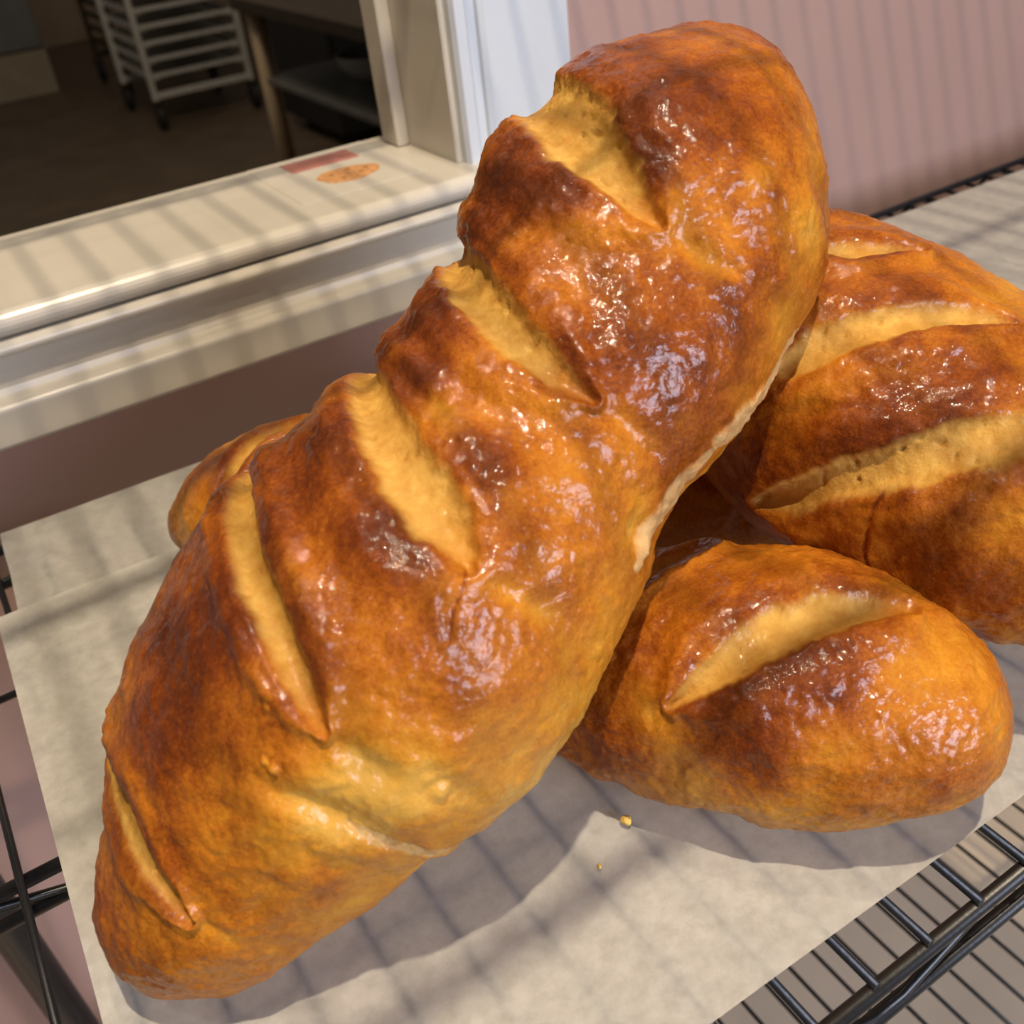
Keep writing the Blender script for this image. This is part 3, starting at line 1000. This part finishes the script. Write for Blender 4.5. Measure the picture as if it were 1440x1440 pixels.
ORD = ['lowest', 'second lowest', 'third lowest', 'fourth lowest', 'fifth lowest', 'sixth lowest', 'seventh lowest', 'eighth lowest']
def pan_rack(cx, cy, rz, mat, label, boards=True):
    root = empty('sheet_pan_rack', (cx, cy, FLOOR_Z))
    root.rotation_euler.z = rz
    tag(root, label, 'rack', 'wheeled pan racks in the kitchen')
    W, D, H = 0.52, 0.66, 1.75
    org = (0, 0)
    for sx in (-1, 1):
        for sy in (-1, 1):
            x, y = sx*W/2, sy*D/2
            MB().quad_box((x-0.014, y-0.014, 0.145), (x+0.014, y+0.014, H), 0.002).build('upright', mat, root)
            caster(x, y, root, org)
    for sy in (-1, 1):
        y = sy*D/2
        MB().quad_box((-W/2, y-0.010, 0.150), (W/2, y+0.010, 0.180), 0.002).build('bottom_rail', mat, root)
        MB().quad_box((-W/2, y-0.010, H-0.03), (W/2, y+0.010, H), 0.002).build('top_rail', mat, root)
    for k in range(13):
        z = 0.24 + 0.076*k
        for sx in (-1, 1):
            x = sx*W/2
            MB().quad_box((x-sx*0.012-0.002, -D/2, z), (x-sx*0.012+0.002, D/2, z+0.03), 0.0).quad_box((min(x-sx*0.012, x-sx*0.05), -D/2, z), (max(x-sx*0.012, x-sx*0.05), D/2, z+0.003), 0.0).build('runner', mat, root)
        if boards and k < 8:
            tray = MB()
            tray.quad_box((-W/2+0.014, -D/2+0.01, z+0.004), (W/2-0.014, D/2-0.01, z+0.007))
            tray.quad_box((-W/2+0.014, -D/2+0.01, z+0.004), (W/2-0.014, -D/2+0.014, z+0.028))
            tray.quad_box((-W/2+0.014, D/2-0.014, z+0.004), (W/2-0.014, D/2-0.01, z+0.028))
            t = tray.build('sheet_pan', 'alu', None)
            t.matrix_world = Matrix.Translation((cx, cy, FLOOR_Z)) @ Matrix.Rotation(rz, 4, 'Z')
            tag(t, 'aluminium sheet pan on the %s runners of the pale rack' % ORD[k], 'pan', 'sheet pans in the pale rack')
    return root
pan_rack(1.52, 5.95, 0.0, 'alu', 'pale aluminium wheeled rack full of sheet pans')
pan_rack(1.62, 7.0, 0.0, 'darksteel', 'dark bronze empty wheeled rack behind the pale rack', boards=False)

tb = empty('work_table', (1.55, 2.75, FLOOR_Z))
tag(tb, 'steel kitchen work table with a lower shelf seen through the window', 'table')
def tpart(mb, name, mat):
    o = mb.build(name, mat, tb)
    o.location = (-1.55, -2.75, -FLOOR_Z)
    return o
for (x, y) in ((1.143, 3.41), (1.143, 2.05), (1.95, 3.41), (1.95, 2.05)):
    tpart(MB().tube([(x, y, FLOOR_Z), (x, y, -0.135)], 0.030, 18), 'leg', 'steel')
tpart(MB().quad_box((1.09, 1.98, -0.135), (2.02, 3.48, -0.095), 0.004), 'tabletop', 'darksteel')
tpart(MB().quad_box((1.125, 2.03, -0.355), (1.97, 3.43, -0.335), 0.003), 'lower_shelf', 'shelfgrey')
bk = MB().quad_box((1.99, 1.99, FLOOR_Z+0.02), (2.01, 3.47, -0.135))
tpart(bk, 'back_panel', 'blackpanel')
bowl = MB().lathe([(0.03, 0), (0.07, 0.004), (0.115, 0.045), (0.125, 0.075), (0.128, 0.078), (0.121, 0.076), (0.108, 0.046), (0.06, 0.010), (0.01, 0.008)], (0, 0, 0), 32).build('mixing_bowl', 'alu')
bowl.location = (1.36, 3.02, -0.335)
tag(bowl, 'shallow metal bowl on the lower shelf of the work table', 'bowl')
glint_knob = MB().lathe([(0.004, 0), (0.018, 0.003), (0.022, 0.018), (0.014, 0.034), (0.004, 0.038)], (0, 0, 0), 20).build('highlight_stand_in', 'highlightglaze')  # added piece standing in for a small highlight on the shelf
glint_knob.location = (1.39, 2.62, -0.335)
tag(glint_knob, 'small pale green highlight stand-in on the lower shelf of the work table', 'stand-in')

cb = empty('kitchen_cabinet', (0.35, 7.6, FLOOR_Z))
tag(cb, 'grey cabinet with a beige plinth standing in the kitchen', 'cabinet')
MB().quad_box((-0.75, -0.28, 0.0), (0.72, 0.3, 0.26), 0.004).build('plinth', 'tanpanel', cb)
for k in range(2):
    MB().quad_box((-0.75+0.735*k, -0.30, 0.27), (-0.75+0.735*k+0.73, 0.3, 1.2), 0.006).build('cabinet_unit', 'greypanel', cb)

ov = empty('black_fridge', (2.35, 4.75, FLOOR_Z))  # black fridge box added to keep the area beside the leg black
tag(ov, 'black fridge box added to fill the dark behind the work table', 'fridge')
MB().quad_box((-0.60, -0.35, 0.06), (0.60, 0.35, 1.25), 0.01).build('fridge_body', 'blackpanel', ov)
MB().quad_box((-0.56, -0.375, 0.20), (0.56, -0.352, 1.05), 0.004).build('fridge_door', 'blackpanel', ov)
MB().tube([(-0.45, -0.41, 0.98), (0.45, -0.41, 0.98)], 0.011, 12).build('door_handle', 'darksteel', ov)
for (x, y) in ((-0.5, -0.27), (0.5, -0.27), (-0.5, 0.27), (0.5, 0.27)):
    MB().lathe([(0.02, 0), (0.028, 0.004), (0.028, 0.05), (0.02, 0.062)], (x, y, 0), 14).build('foot', 'rubber', ov)
